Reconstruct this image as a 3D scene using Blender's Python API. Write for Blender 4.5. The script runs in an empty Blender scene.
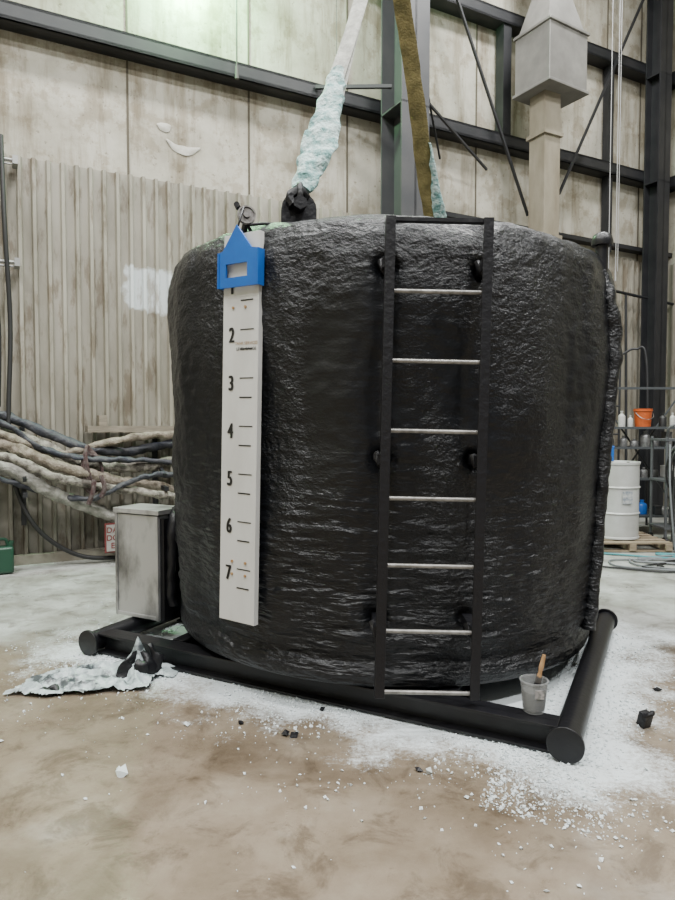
import bpy, bmesh, math, random
from mathutils import Vector, Matrix, noise
random.seed(7)
S=bpy.context.scene
COL=S.collection
rad=math.radians

# ---------------------------------------------------------------- materials
def M(name,c1,c2=None,scale=4,rough=.6,metal=0,bump=0,bscale=40,stretch=(1,1,1),lo=.35,hi=.65,spec=.5,trans=0,alpha=1):
    m=bpy.data.materials.new(name); m.use_nodes=True
    nt=m.node_tree; N=nt.nodes; L=nt.links; b=N['Principled BSDF']
    b.inputs['Roughness'].default_value=rough
    b.inputs['Metallic'].default_value=metal
    b.inputs['Specular IOR Level'].default_value=spec
    b.inputs['Transmission Weight'].default_value=trans
    b.inputs['Alpha'].default_value=alpha
    b.inputs['Base Color'].default_value=(*c1,1)
    tc=N.new('ShaderNodeTexCoord'); mp=N.new('ShaderNodeMapping')
    mp.inputs['Scale'].default_value=stretch
    L.new(tc.outputs['Object'],mp.inputs['Vector'])
    if c2 is not None:
        n=N.new('ShaderNodeTexNoise'); n.inputs['Scale'].default_value=scale; n.inputs['Detail'].default_value=8
        n.inputs['Roughness'].default_value=.6
        L.new(mp.outputs[0],n.inputs['Vector'])
        r=N.new('ShaderNodeValToRGB'); r.color_ramp.elements[0].position=lo; r.color_ramp.elements[1].position=hi
        r.color_ramp.elements[0].color=(*c1,1); r.color_ramp.elements[1].color=(*c2,1)
        L.new(n.outputs['Fac'],r.inputs[0]); L.new(r.outputs[0],b.inputs['Base Color'])
    if bump:
        n2=N.new('ShaderNodeTexNoise'); n2.inputs['Scale'].default_value=bscale; n2.inputs['Detail'].default_value=5
        L.new(mp.outputs[0],n2.inputs['Vector'])
        bp=N.new('ShaderNodeBump'); bp.inputs['Strength'].default_value=bump; bp.inputs['Distance'].default_value=.02
        L.new(n2.outputs['Fac'],bp.inputs['Height']); L.new(bp.outputs[0],b.inputs['Normal'])
    return m

# ---------------------------------------------------------------- mesh helpers
def empty(name,loc=(0,0,0)):
    e=bpy.data.objects.new(name,None); e.location=loc; e.empty_display_size=.2; COL.objects.link(e); return e
def finish(bm,name,mat,parent=None,smooth=True,ang=40,bevel=0):
    bmesh.ops.recalc_face_normals(bm,faces=bm.faces[:])
    me=bpy.data.meshes.new(name); bm.to_mesh(me); bm.free()
    if smooth:
        for p in me.polygons: p.use_smooth=True
        me.set_sharp_from_angle(angle=rad(ang))
    for mm in (mat if isinstance(mat,(list,tuple)) else [mat]): me.materials.append(mm)
    o=bpy.data.objects.new(name,me); COL.objects.link(o)
    if parent is not None:
        o.parent=parent
        o.matrix_parent_inverse=Matrix.Translation(parent.location).inverted()
    if bevel:
        b=o.modifiers.new('bevel','BEVEL'); b.width=bevel; b.segments=2; b.limit_method='ANGLE'
    return o
def box(bm,c,s,rz=0,rot=None):
    R=rot.to_4x4() if rot is not None else Matrix.Rotation(rz,4,'Z')
    bmesh.ops.create_cube(bm,size=1,matrix=Matrix.Translation(c)@R@Matrix.Diagonal((*s,1)))
def cyl(bm,p0,p1,r,r2=None,seg=24,caps=True):
    p0=Vector(p0);p1=Vector(p1);d=p1-p0
    q=d.to_track_quat('Z','Y').to_matrix().to_4x4()
    bmesh.ops.create_cone(bm,cap_ends=caps,segments=seg,radius1=r,radius2=r if r2 is None else r2,depth=d.length,
        matrix=Matrix.Translation((p0+p1)/2)@q)
def bar(bm,p0,p1,w,h,up=(0,0,1)):
    p0=Vector(p0);p1=Vector(p1);x=(p1-p0);l=x.length;x.normalize()
    up=Vector(up); y=up.cross(x).normalized(); z=x.cross(y)
    R=Matrix((x,y,z)).transposed()
    box(bm,(p0+p1)/2,(l,w,h),rot=R)
def catmull(pts,n):
    pts=[Vector(p) for p in pts]
    if len(pts)<3:
        return [pts[0].lerp(pts[-1],i/n) for i in range(n+1)]
    P=[pts[0]*2-pts[1]]+pts+[pts[-1]*2-pts[-2]]; out=[]
    for i in range(1,len(P)-2):
        a,b,c,d=P[i-1:i+3]
        for k in range(n):
            t=k/n
            out.append(.5*((2*b)+(c-a)*t+(2*a-5*b+4*c-d)*t*t+(3*b-a-3*c+d)*t**3))
    out.append(P[-2]); return out
def tube(bm,pts,r,seg=10,n=8,side=None,h=None,jit=0,js=8):
    """r: number or list along the path; side+h -> flat ribbon of half-width r, half-thickness h"""
    pp=catmull(pts,n); m=len(pp); rings=[]; u=None
    for i,p in enumerate(pp):
        T=(pp[min(i+1,m-1)]-pp[max(i-1,0)]).normalized()
        if side is not None: u=Vector(side)
        elif u is None: u=Vector((0,0,1)) if abs(T.z)<.9 else Vector((1,0,0))
        u=(u-T*u.dot(T)).normalized(); v=T.cross(u)
        f=i/(m-1)
        if isinstance(r,(list,tuple)):
            g=f*(len(r)-1); k=min(int(g),len(r)-2); rr=r[k]*(1-(g-k))+r[k+1]*(g-k)
        else: rr=r
        hh=rr if h is None else h
        ring=[]
        for s in range(seg):
            a=2*math.pi*s/seg
            q=p+u*math.cos(a)*rr+v*math.sin(a)*hh
            if jit: q=q+noise.noise_vector(q*js)*jit
            ring.append(bm.verts.new(q))
        rings.append(ring)
    for a,b in zip(rings,rings[1:]):
        for s in range(seg): bm.faces.new((a[s],a[(s+1)%seg],b[(s+1)%seg],b[s]))
    bm.faces.new(rings[0][::-1]); bm.faces.new(rings[-1])
def lathe(bm,prof,c,seg=32,rot=None):
    c=Vector(c); R=rot or Matrix.Identity(3); rings=[]
    for r,z in prof:
        rings.append([bm.verts.new(c+R@Vector((r*math.cos(2*math.pi*i/seg),r*math.sin(2*math.pi*i/seg),z))) for i in range(seg)])
    for a,b in zip(rings,rings[1:]):
        for s in range(seg): bm.faces.new((a[s],a[(s+1)%seg],b[(s+1)%seg],b[s]))
    return rings
def prism(bm,pts,d):
    d=Vector(d); a=[bm.verts.new(Vector(p)) for p in pts]; b=[bm.verts.new(Vector(p)+d) for p in pts]
    bm.faces.new(a[::-1]); bm.faces.new(b)
    for i in range(len(a)):
        j=(i+1)%len(a); bm.faces.new((a[i],a[j],b[j],b[i]))
def text_mesh(name,s,size,Mx,mat,parent,sx=1,fat=.012):
    cu=bpy.data.curves.new(name,'FONT'); cu.body=s; cu.size=size; cu.align_x='CENTER'; cu.align_y='CENTER'; cu.offset=size*fat
    o=bpy.data.objects.new(name+'_t',cu); COL.objects.link(o)
    dg=bpy.context.evaluated_depsgraph_get(); me=bpy.data.meshes.new_from_object(o.evaluated_get(dg))
    bpy.data.objects.remove(o)
    me.transform(Mx@Matrix.Diagonal((sx,1,1,1))); me.materials.clear(); me.materials.append(mat)
    o=bpy.data.objects.new(name,me); COL.objects.link(o); o.parent=parent
    o.matrix_parent_inverse=Matrix.Translation(parent.location).inverted()
    return o

# ---------------------------------------------------------------- frames
D=Vector((.8863,.4631,0)).normalized(); NN=Vector((D.y,-D.x,0))
B0=Vector((-4.28,8.24,0)); WA=math.atan2(D.y,D.x)
def W(t,z,off=0): return B0+D*t+NN*off+Vector((0,0,z))
TCORN=12.75
SK=Vector((.891,-.454,0)).normalized(); SP=Vector((-SK.y,SK.x,0))
SKA=math.atan2(SK.y,SK.x)
A0=Vector((-1.93,4.97,0))
SL=3.52; SWD=2.45
Z=Vector((0,0,1))
def K(u,v,z): return A0+SK*u+SP*v+Vector((0,0,z))

# ---------------------------------------------------------------- floor
def floor_mat():
    m=bpy.data.materials.new('stained_concrete_floor'); m.use_nodes=True
    nt=m.node_tree;N=nt.nodes;L=nt.links;b=N['Principled BSDF']
    geo=N.new('ShaderNodeNewGeometry')
    def noi(scale,det=8,ro=.6,vec=None,dist=0):
        n=N.new('ShaderNodeTexNoise'); n.inputs['Scale'].default_value=scale;n.inputs['Detail'].default_value=det;n.inputs['Roughness'].default_value=ro; n.inputs['Distortion'].default_value=dist
        L.new(vec or geo.outputs['Position'],n.inputs['Vector']); return n.outputs['Fac']
    def ramp(inp,stops):
        r=N.new('ShaderNodeValToRGB'); e=r.color_ramp.elements
        while len(e)<len(stops): e.new(.5)
        for k,(p,c) in enumerate(stops): e[k].position=p; e[k].color=(*c,1) if len(c)==3 else c
        L.new(inp,r.inputs[0]); return r.outputs[0]
    def math_(op,a,b_,clamp=False):
        x=N.new('ShaderNodeMath'); x.operation=op; x.use_clamp=clamp
        for k,v in enumerate((a,b_)):
            if isinstance(v,(int,float)): x.inputs[k].default_value=v
            else: L.new(v,x.inputs[k])
        return x.outputs[0]
    def mix(f,a,c):
        x=N.new('ShaderNodeMix'); x.data_type='RGBA'
        L.new(f,x.inputs[0])
        for k,v in ((6,a),(7,c)):
            if isinstance(v,tuple): x.inputs[k].default_value=(*v,1)
            else: L.new(v,x.inputs[k])
        return x.outputs[2]
    def mul(base,layer,f):
        mu=N.new('ShaderNodeMix'); mu.data_type='RGBA'; mu.blend_type='MULTIPLY'; mu.inputs[0].default_value=f
        L.new(base,mu.inputs[6]); L.new(layer,mu.inputs[7]); return mu.outputs[2]
    tan=ramp(noi(1.3,9,.65),[(.3,(.115,.088,.058)),(.46,(.175,.138,.098)),(.58,(.22,.182,.135)),(.72,(.275,.25,.21))])
    grey=ramp(noi(1.8,9,.65),[(.3,(.21,.205,.175)),(.5,(.34,.35,.325)),(.72,(.50,.525,.505))])
    sep=N.new('ShaderNodeSeparateXYZ'); L.new(geo.outputs['Position'],sep.inputs[0])
    yy=math_('ADD',sep.outputs[1],math_('MULTIPLY',noi(.9),2.6))
    mr=N.new('ShaderNodeMapRange'); mr.inputs[1].default_value=6.2; mr.inputs[2].default_value=6.8; L.new(yy,mr.inputs[0])
    base=mix(mr.outputs[0],tan,grey)
    base=mul(base,ramp(noi(3.2,10,.75,dist=.6),[(.38,(.42,.38,.34)),(.49,(1,1,1))]),.65)
    base=mul(base,ramp(noi(.75,6,.6,dist=1.0),[(.38,(.58,.54,.50)),(.50,(1,1,1))]),.7)
    base=mul(base,ramp(noi(9,8,.8,dist=.4),[(.34,(.55,.50,.45)),(.42,(1,1,1))]),.6)
    c=K(SL/2,SWD/2,0)
    sub=N.new('ShaderNodeVectorMath'); sub.operation='SUBTRACT'; sub.inputs[1].default_value=c; L.new(geo.outputs['Position'],sub.inputs[0])
    ro=N.new('ShaderNodeVectorRotate'); ro.rotation_type='Z_AXIS'; ro.inputs['Angle'].default_value=-SKA; L.new(sub.outputs[0],ro.inputs[0])
    ab=N.new('ShaderNodeVectorMath'); ab.operation='ABSOLUTE'; L.new(ro.outputs[0],ab.inputs[0])
    s2=N.new('ShaderNodeVectorMath'); s2.operation='SUBTRACT'; s2.inputs[1].default_value=(SL/2+.05,SWD/2-.10,1); L.new(ab.outputs[0],s2.inputs[0])
    mx=N.new('ShaderNodeVectorMath'); mx.operation='MAXIMUM'; mx.inputs[1].default_value=(0,0,0); L.new(s2.outputs[0],mx.inputs[0])
    ln=N.new('ShaderNodeVectorMath'); ln.operation='LENGTH'; L.new(mx.outputs[0],ln.inputs[0])
    fall=N.new('ShaderNodeMapRange'); fall.inputs[1].default_value=0; fall.inputs[2].default_value=1.2; fall.inputs[3].default_value=.27; fall.inputs[4].default_value=-.26; L.new(ln.outputs['Value'],fall.inputs[0])
    nz=math_('ADD',math_('MULTIPLY',noi(2.3,5,.6),.62),math_('MULTIPLY',noi(36,8,.85),.62))
    nz=math_('ADD',nz,fall.outputs[0])
    mk=ramp(nz,[(.68,(0,0,0)),(.84,(1,1,1))])
    fin=N.new('ShaderNodeMix'); fin.data_type='RGBA'; L.new(mk,fin.inputs[0]); L.new(base,fin.inputs[6]); fin.inputs[7].default_value=(.62,.67,.685,1)
    L.new(fin.outputs[2],b.inputs['Base Color'])
    rr=ramp(noi(2.0),[(.3,(.22,.22,.22)),(.7,(.50,.50,.50))]); L.new(rr,b.inputs['Roughness'])
    bp=N.new('ShaderNodeBump'); bp.inputs['Strength'].default_value=.25; bp.inputs['Distance'].default_value=.008
    L.new(noi(30,8,.7),bp.inputs['Height']); L.new(bp.outputs[0],b.inputs['Normal'])
    return m
TL=-7.0; OFF=17.0
bm=bmesh.new()
cs=[W(TL,0,-.3),W(TCORN+.3,0,-.3),W(TCORN+.3,0,OFF),W(TL,0,OFF)]
prism(bm,cs,(0,0,-.2)); finish(bm,'floor',floor_mat(),smooth=False)

# ---------------------------------------------------------------- walls
def wall_mat():
    m=M('weathered_wall_panel',(.29,.27,.21),(.46,.44,.37),scale=1.1,rough=.8,bump=.25,bscale=14,lo=.36,hi=.60)
    nt=m.node_tree;N=nt.nodes;L=nt.links;b=N['Principled BSDF']
    tc=N['Texture Coordinate']
    def layer(st,sc,lo,hi,c,fac,det=9):
        mp=N.new('ShaderNodeMapping'); mp.inputs['Scale'].default_value=st; L.new(tc.outputs['Object'],mp.inputs[0])
        n=N.new('ShaderNodeTexNoise'); n.inputs['Scale'].default_value=sc; n.inputs['Detail'].default_value=det; n.inputs['Roughness'].default_value=.68; L.new(mp.outputs[0],n.inputs['Vector'])
        r=N.new('ShaderNodeValToRGB'); r.color_ramp.elements[0].position=lo; r.color_ramp.elements[0].color=(*c,1); r.color_ramp.elements[1].position=hi; r.color_ramp.elements[1].color=(1,1,1,1); L.new(n.outputs['Fac'],r.inputs[0])
        x=N.new('ShaderNodeMix'); x.data_type='RGBA'; x.blend_type='MULTIPLY'; x.inputs[0].default_value=fac
        src=b.inputs['Base Color'].links[0].from_socket; L.new(src,x.inputs[6]); L.new(r.outputs[0],x.inputs[7]); L.new(x.outputs[2],b.inputs['Base Color'])
    layer((2.5,2.5,.30),1.5,.38,.52,(.52,.46,.38),.75)
    layer((1,1,1),2.6,.41,.48,(.62,.56,.48),.6)
    layer((1,1,1),14,.33,.39,(.35,.30,.24),.65)
    return m
mw=wall_mat()
HZ=12.0
def boxw(bm,t0,t1,z0,z1,o0,o1):
    box(bm,W((t0+t1)/2,(z0+z1)/2,(o0+o1)/2),(t1-t0,o1-o0,z1-z0),rz=WA)
bm=bmesh.new(); boxw(bm,TL-.3,TCORN+.3,0,HZ,-.3,0); finish(bm,'wall_back',mw,smooth=False)
bm=bmesh.new(); boxw(bm,TCORN,TCORN+.3,0,HZ,0,OFF); finish(bm,'wall_right',mw,smooth=False)
bm=bmesh.new(); boxw(bm,TL-.3,TL,0,HZ,0,OFF); finish(bm,'wall_left',mw,smooth=False)
mceil=M('ceiling_deck',(.40,.40,.40),(.33,.33,.33),rough=.8)
bm=bmesh.new(); boxw(bm,TL-.3,TCORN+.3,HZ,HZ+.2,-.3,OFF); finish(bm,'ceiling',mceil,smooth=False)
mseam=M('panel_seam',(.09,.078,.055),rough=.9)
bm=bmesh.new()
for t in (-5.4,-3.6,-1.8,0.03,1.62,3.35,5.0,7.6,9.1,10.9,11.9): boxw(bm,t-.014,t+.014,5.1,HZ,0,.012)
finish(bm,'trim_1',mseam,smooth=False)

def corr_mat():
    m=M('corrugated_sheet',(.185,.17,.13),(.32,.30,.25),scale=2.0,rough=.6,stretch=(1.5,1.5,.4),lo=.3,hi=.65)
    nt=m.node_tree;N=nt.nodes;L=nt.links;b=N['Principled BSDF']
    geo=N.new('ShaderNodeNewGeometry')
    sub=N.new('ShaderNodeVectorMath'); sub.operation='SUBTRACT'; sub.inputs[1].default_value=W(1.98,3.62,0); L.new(geo.outputs['Position'],sub.inputs[0])
    nn=N.new('ShaderNodeTexNoise'); nn.inputs['Scale'].default_value=5; nn.inputs['Detail'].default_value=5; L.new(geo.outputs['Position'],nn.inputs['Vector'])
    vm=N.new('ShaderNodeVectorMath'); vm.operation='MULTIPLY'; vm.inputs[1].default_value=(2.5,.0,2.8); L.new(sub.outputs[0],vm.inputs[0])
    ab=N.new('ShaderNodeVectorMath'); ab.operation='ABSOLUTE'; L.new(vm.outputs[0],ab.inputs[0])
    sp=N.new('ShaderNodeSeparateXYZ'); L.new(ab.outputs[0],sp.inputs[0])
    mx=N.new('ShaderNodeMath'); mx.operation='MAXIMUM'; L.new(sp.outputs[0],mx.inputs[0]); L.new(sp.outputs[2],mx.inputs[1])
    ad=N.new('ShaderNodeMath'); ad.operation='MULTIPLY_ADD'; ad.inputs[1].default_value=1.0; L.new(nn.outputs['Fac'],ad.inputs[0]); L.new(mx.outputs[0],ad.inputs[2])
    mr=N.new('ShaderNodeMapRange'); mr.inputs[1].default_value=1.22; mr.inputs[2].default_value=1.36; mr.inputs[3].default_value=.8; mr.inputs[4].default_value=0; L.new(ad.outputs[0],mr.inputs[0])
    x=N.new('ShaderNodeMix'); x.data_type='RGBA'; L.new(mr.outputs[0],x.inputs[0]); L.new(b.inputs['Base Color'].links[0].from_socket,x.inputs[6]); x.inputs[7].default_value=(.60,.65,.67,1)
    n5=N.new('ShaderNodeTexNoise'); n5.inputs['Scale'].default_value=2.6; n5.inputs['Detail'].default_value=9; n5.inputs['Roughness'].default_value=.7
    mp5=N.new('ShaderNodeMapping'); mp5.inputs['Scale'].default_value=(2,2,.5); L.new(geo.outputs['Position'],mp5.inputs[0]); L.new(mp5.outputs[0],n5.inputs[0])
    r5=N.new('ShaderNodeValToRGB'); r5.color_ramp.elements[0].position=.39; r5.color_ramp.elements[0].color=(.52,.44,.36,1); r5.color_ramp.elements[1].position=.47; r5.color_ramp.elements[1].color=(1,1,1,1); L.new(n5.outputs['Fac'],r5.inputs[0])
    x5=N.new('ShaderNodeMix'); x5.data_type='RGBA'; x5.blend_type='MULTIPLY'; x5.inputs[0].default_value=.8; L.new(x.outputs[2],x5.inputs[6]); L.new(r5.outputs[0],x5.inputs[7])
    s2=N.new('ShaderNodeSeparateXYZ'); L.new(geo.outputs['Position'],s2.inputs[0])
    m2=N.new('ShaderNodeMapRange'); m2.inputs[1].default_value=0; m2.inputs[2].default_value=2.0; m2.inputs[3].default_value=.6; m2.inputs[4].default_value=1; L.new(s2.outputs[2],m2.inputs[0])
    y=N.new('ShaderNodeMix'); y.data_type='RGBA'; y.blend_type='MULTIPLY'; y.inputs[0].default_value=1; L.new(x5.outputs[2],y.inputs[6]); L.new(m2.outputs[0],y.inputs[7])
    L.new(y.outputs[2],b.inputs['Base Color']); return m
mc=corr_mat()
def corr(name,P,length,z0,z1,per=.17):
    bm=bmesh.new(); n=int(length/per); prev=None
    for i in range(n+1):
        for (dx,o) in ((0,.04),(per*.58,.04),(per*.68,.10),(per*.9,.10)):
            s=i*per+dx
            if s>length: continue
            a=bm.verts.new(P(s,z0,o)); b=bm.verts.new(P(s,z1,o))
            if prev: bm.faces.new((prev[0],a,b,prev[1]))
            prev=(a,b)
    return finish(bm,name,mc,smooth=False)
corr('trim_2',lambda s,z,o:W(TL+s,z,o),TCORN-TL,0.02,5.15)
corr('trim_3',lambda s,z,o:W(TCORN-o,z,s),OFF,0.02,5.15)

msteel=M('dark_painted_steel',(.008,.009,.011),(.018,.018,.02),scale=3,rough=.55)
bm=bmesh.new()
for z in (6.80,8.93,11.1):
    for (z0,z1,o0,o1) in ((z-.11,z+.11,.0,.05),(z+.07,z+.11,.05,.28),(z-.11,z+.11,.24,.28),(z-.11,z-.07,.05,.28)):
        boxw(bm,TL,TCORN,z0,z1,o0,o1)
        boxw(bm,TCORN-o1,TCORN-o0,z0,z1,0,OFF)
boxw(bm,6.5,TCORN,5.32,5.40,0,.2)
finish(bm,'trim_4',msteel,smooth=False)

mcol=M('grey_painted_steel',(.040,.042,.046),(.06,.06,.062),scale=2,rough=.5)
def column(t,off,w,d,name,mt):
    e=empty(name,W(t,0,off)); bm=bmesh.new()
    boxw(bm,t-w/2,t+w/2,0,HZ,off+d/2-.03,off+d/2); boxw(bm,t-w/2,t+w/2,0,HZ,off-d/2,off-d/2+.03); boxw(bm,t-.02,t+.02,0,HZ,off-d/2,off+d/2)
    boxw(bm,t-w/2-.08,t+w/2+.08,0,.04,off-d/2-.08,off+d/2+.08)
    finish(bm,'flanges_and_web',mt,e,smooth=False)
    bm=bmesh.new()
    for z in (6.6,8.7): boxw(bm,t-w/2,t+w/2,z,z+.03,off-d/2,off+d/2)
    for sx in (-1,1):
        for sy in (-1,1): p=W(t+sx*(w/2+.03),.06,off+sy*(d/2+.03)); cyl(bm,p,p+Vector((0,0,.05)),.02,seg=6)
    finish(bm,'stiffeners_and_bolts',mt,e,smooth=False)
column(5.66,.66,.5,.6,'steel_column',mcol)
column(11.85,.46,.34,.34,'steel_column',msteel)
column(-2.6,.66,.5,.6,'steel_column',mcol)
bm=bmesh.new(); boxw(bm,8.0,8.18,6.80,8.93,.05,.25)
boxw(bm,10.75,10.88,5.2,8.93,.05,.2)
finish(bm,'girt_post',msteel,smooth=False)
bm=bmesh.new()
bar(bm,W(6.45,9.6,.42),W(8.45,5.5,.42),.045,.035); bar(bm,W(11.6,10.5,.42),W(9.2,6.0,.42),.05,.035)
bar(bm,W(5.3,6.83,.85),W(4.3,6.83,.3),.05,.05)
bar(bm,W(5.95,6.75,.85),W(7.6,6.2,.3),.035,.035)
bar(bm,W(5.95,6.9,.85),W(6.6,6.2,.3),.03,.03)
finish(bm,'diagonal_brace',msteel,smooth=False)

md=M('galvanised_duct',(.15,.145,.135),(.23,.225,.21),scale=2,rough=.5,metal=.1)
md2=M('beige_duct',(.18,.155,.11),(.26,.235,.18),scale=2,rough=.6,stretch=(2,2,.6))
e=empty('ventilation_duct',W(8.3,0,.95))
bm=bmesh.new(); box(bm,W(8.37,7.80,1.0),(.92,.74,.94),rz=WA+rad(4)); box(bm,W(8.37,8.29,1.0),(.98,.80,.05),rz=WA+rad(4)); box(bm,W(8.37,7.33,1.0),(.98,.80,.05),rz=WA+rad(4))
finish(bm,'fan_housing',md,e,smooth=False,bevel=.01)
bm=bmesh.new()
boxw(bm,8.10,8.45,0,7.31,.8,1.15)
for z in (1.5,3.2,4.9,6.6): boxw(bm,8.06,8.49,z,z+.06,.76,1.19)
finish(bm,'riser',md2,e,smooth=False)
bm=bmesh.new(); boxw(bm,8.15,8.6,8.75,HZ,.75,1.2)
a=[W(8.15,8.95,.75),W(8.6,8.95,.75),W(8.6,8.95,1.2),W(8.15,8.95,1.2)]
b=[W(7.95,8.32,.65),W(8.75,8.32,.65),W(8.75,8.32,1.35),W(7.95,8.32,1.35)]
va=[bm.verts.new(p) for p in a]; vb=[bm.verts.new(p) for p in b]
for i in range(4): bm.faces.new((va[i],va[(i+1)%4],vb[(i+1)%4],vb[i]))
finish(bm,'upper_transition',md,e,smooth=False)

mch=M('galvanised_chain',(.30,.30,.30),rough=.5,metal=.3)
bm=bmesh.new()
for x,y in ((4.62,11.2),(4.74,11.2),(4.86,11.4)): cyl(bm,(x,y,4.3+.5*(x-4.6)),(x,y,HZ),.007,seg=6)
for x,y in ((4.62,11.2),(4.74,11.2)): cyl(bm,(x,y,4.22),(x,y,4.40),.016,.012,seg=8)
finish(bm,'hoist_chain',mch)
bm=bmesh.new(); cyl(bm,W(3.0,6.7,.5),W(3.0,HZ,.5),.012,seg=6); cyl(bm,W(4.55,5.9,.5),W(4.55,HZ,.5),.006,seg=6)
cyl(bm,W(3.0,6.55,.5),W(3.0,6.72,.5),.03,.02,seg=10)
finish(bm,'pull_cord',M('cord',(.06,.06,.05)))

# ---------------------------------------------------------------- left: cable, hoses, shelf, sign
mblk=M('black_rubber',(.012,.012,.012),rough=.5)
pcab=empty('power_cable',W(.1,2.5,.3))
bm=bmesh.new()
tube(bm,[W(.08,5.3,.25),W(.10,4.2,.3),W(.14,3.0,.25),W(.10,1.9,.3),W(.12,1.2,.4),W(.35,.55,.5),W(.8,.15,.5),W(1.3,.05,.5),W(2.2,.04,.4)],.028,n=8)
tube(bm,[W(.02,5.3,.2),W(-.05,4.2,.2),W(.02,3.0,.2),W(.0,2.0,.2)],.018,n=8)
finish(bm,'cables',mblk,pcab)
mg=M('galvanised_pipe',(.30,.30,.29),rough=.4,metal=.5)
bm=bmesh.new()
for z in (5.02,3.78):
    cyl(bm,W(-.6,z,.25),W(.26,z,.25),.022,seg=8); boxw(bm,.2,.26,z-.05,z+.05,.1,.3); cyl(bm,W(-.6,z-.05,.25),W(.2,z-.05,.25),.012,seg=8)
finish(bm,'conduit_brackets',mg,pcab)

mh=[M('wrapped_hose_grey',(.07,.06,.05),(.28,.26,.22),scale=9,rough=.8,bump=.8,bscale=30,lo=.4,hi=.58),
    M('wrapped_hose_tan',(.10,.08,.055),(.26,.225,.18),scale=12,rough=.8,bump=.8,bscale=30),
    M('wrapped_hose_pale',(.17,.165,.145),(.38,.37,.335),scale=10,rough=.8,bump=.8,bscale=30),
    M('wrapped_hose_dark',(.014,.018,.03),(.05,.05,.055),scale=10,rough=.6,bump=.6,bscale=30)]
e=empty('spray_hose_bundle',W(0,1.2,.45))
hs=[([(-1.9,2.0),(-.8,1.85),(0,1.72),(.5,1.5),(1.0,1.28),(1.6,1.22),(2.3,1.30),(3.2,1.25)],.065,0,.45),
    ([(-1.9,2.1),(-.8,1.95),(0,1.90),(.5,1.68),(1.0,1.48),(1.5,1.42),(2.2,1.52),(3.2,1.5)],.06,3,.35),
    ([(-1.9,1.9),(-.8,1.7),(0,1.55),(.45,1.35),(.95,1.16),(1.5,1.02),(2.2,.88),(3.2,.75)],.07,1,.60),
    ([(-1.9,1.8),(-.8,1.55),(0,1.28),(.5,.98),(1.0,.72),(1.5,.50),(2.1,.32),(3.0,.25)],.08,2,.55),
    ([(-1.9,1.7),(-.8,1.45),(0,1.42),(.5,1.18),(1.1,1.0),(1.7,.90),(2.4,.78),(3.2,.7)],.05,0,.75),
    ([(-1.9,1.95),(-.8,1.75),(0,1.66),(.6,1.42),(1.2,1.54),(1.8,1.64),(2.4,1.60),(3.2,1.4)],.05,1,.50),
    ([(-1.9,1.6),(-.8,1.5),(0,1.14),(.5,.95),(1.0,.86),(1.6,1.10),(2.2,1.12),(3.2,1.1)],.035,3,.68),
    ([(-1.9,2.05),(-.8,1.9),(0,1.80),(.4,1.52),(.9,1.36),(1.6,1.32),(2.2,1.24),(3.2,1.0)],.035,3,.58)]
for i,(pt,r,k,o) in enumerate(hs):
    bm=bmesh.new(); tube(bm,[W(t,z,o+.08*math.sin(j*1.7+i)) for j,(t,z) in enumerate(pt)],r,seg=14,n=14,jit=.028,js=9)
    finish(bm,'hose_%d'%(i+1),mh[k],e)
bm=bmesh.new()
for q in range(7):
    c=W(1.02,1.22,.6); rot=Matrix.Rotation(rad(20+q*12),3,'Z')@Matrix.Rotation(rad(80),3,'X')
    pts=[c+rot@Vector((math.cos(a)*.13,math.sin(a)*.24+.02*q-.06,0)) for a in [k*math.pi/5 for k in range(11)]]
    tube(bm,pts,.018,seg=6,n=3)
tube(bm,[W(1.02,1.1,.8),W(1.0,.95,.82),W(.95,.8,.8)],.03,n=4,seg=6); tube(bm,[W(1.1,1.15,.8),W(1.14,1.0,.82),W(1.1,.88,.8)],.03,n=4,seg=6)
finish(bm,'tie_rope',M('rope',(.04,.010,.010),(.11,.09,.085),scale=20,rough=.8),e)
bm=bmesh.new()
for t in (-1.6,.25,1.9):
    boxw(bm,t-.03,t+.03,.5,1.75,.1,.16); bar(bm,W(t,.95,.12),W(t,.95,.85),.05,.05); bar(bm,W(t,1.3,.12),W(t,1.12,.75),.04,.04)
finish(bm,'hanger_arms',msteel,e,smooth=False)
bm=bmesh.new(); boxw(bm,1.0,3.0,1.68,1.76,.12,.42); boxw(bm,1.15,1.25,1.76,1.9,.12,.35)
finish(bm,'wall_shelf',M('weathered_wood',(.14,.12,.09),(.25,.22,.17),scale=4,rough=.8,stretch=(1,1,6)),smooth=False)
bm=bmesh.new(); boxw(bm,TL,TCORN,0,.12,.1,.2); finish(bm,'baseboard_back',M('sill_dirty',(.14,.125,.095),(.25,.235,.19),rough=.8),smooth=False)
e=empty('warning_sign',W(1.35,.33,.6)); ms=M('sign_white',(.30,.29,.27),rough=.5); mr=M('sign_red',(.16,.03,.03),rough=.5)
bm=bmesh.new(); box(bm,W(1.38,.33,.62),(.40,.02,.34),rz=WA); finish(bm,'panel',ms,e,smooth=False)
bm=bmesh.new(); box(bm,W(1.38,.33,.605),(.44,.02,.38),rz=WA); finish(bm,'border',mr,e,smooth=False)
bm=bmesh.new(); bar(bm,W(1.3,0,.62),W(1.3,.2,.6),.03,.02); bar(bm,W(1.46,0,.62),W(1.46,.2,.6),.03,.02); finish(bm,'legs',msteel,e,smooth=False)
RW=Matrix((D,Vector((0,0,1)),NN)).transposed().to_4x4()
for k,s in enumerate(('DANGER','DO NOT','ENTER')):
    text_mesh('text_%d'%(k+1),s,.10,Matrix.Translation(W(1.38,.43-.1*k,.634))@RW,mr,e)
e=empty('green_jerry_can',W(-.05,0,.75)); mgreen=M('green_plastic',(.012,.055,.03),rough=.4)
bm=bmesh.new(); box(bm,W(-.0,.17,.6),(.24,.2,.32),rz=WA); finish(bm,'body',mgreen,e,bevel=.03)
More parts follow.
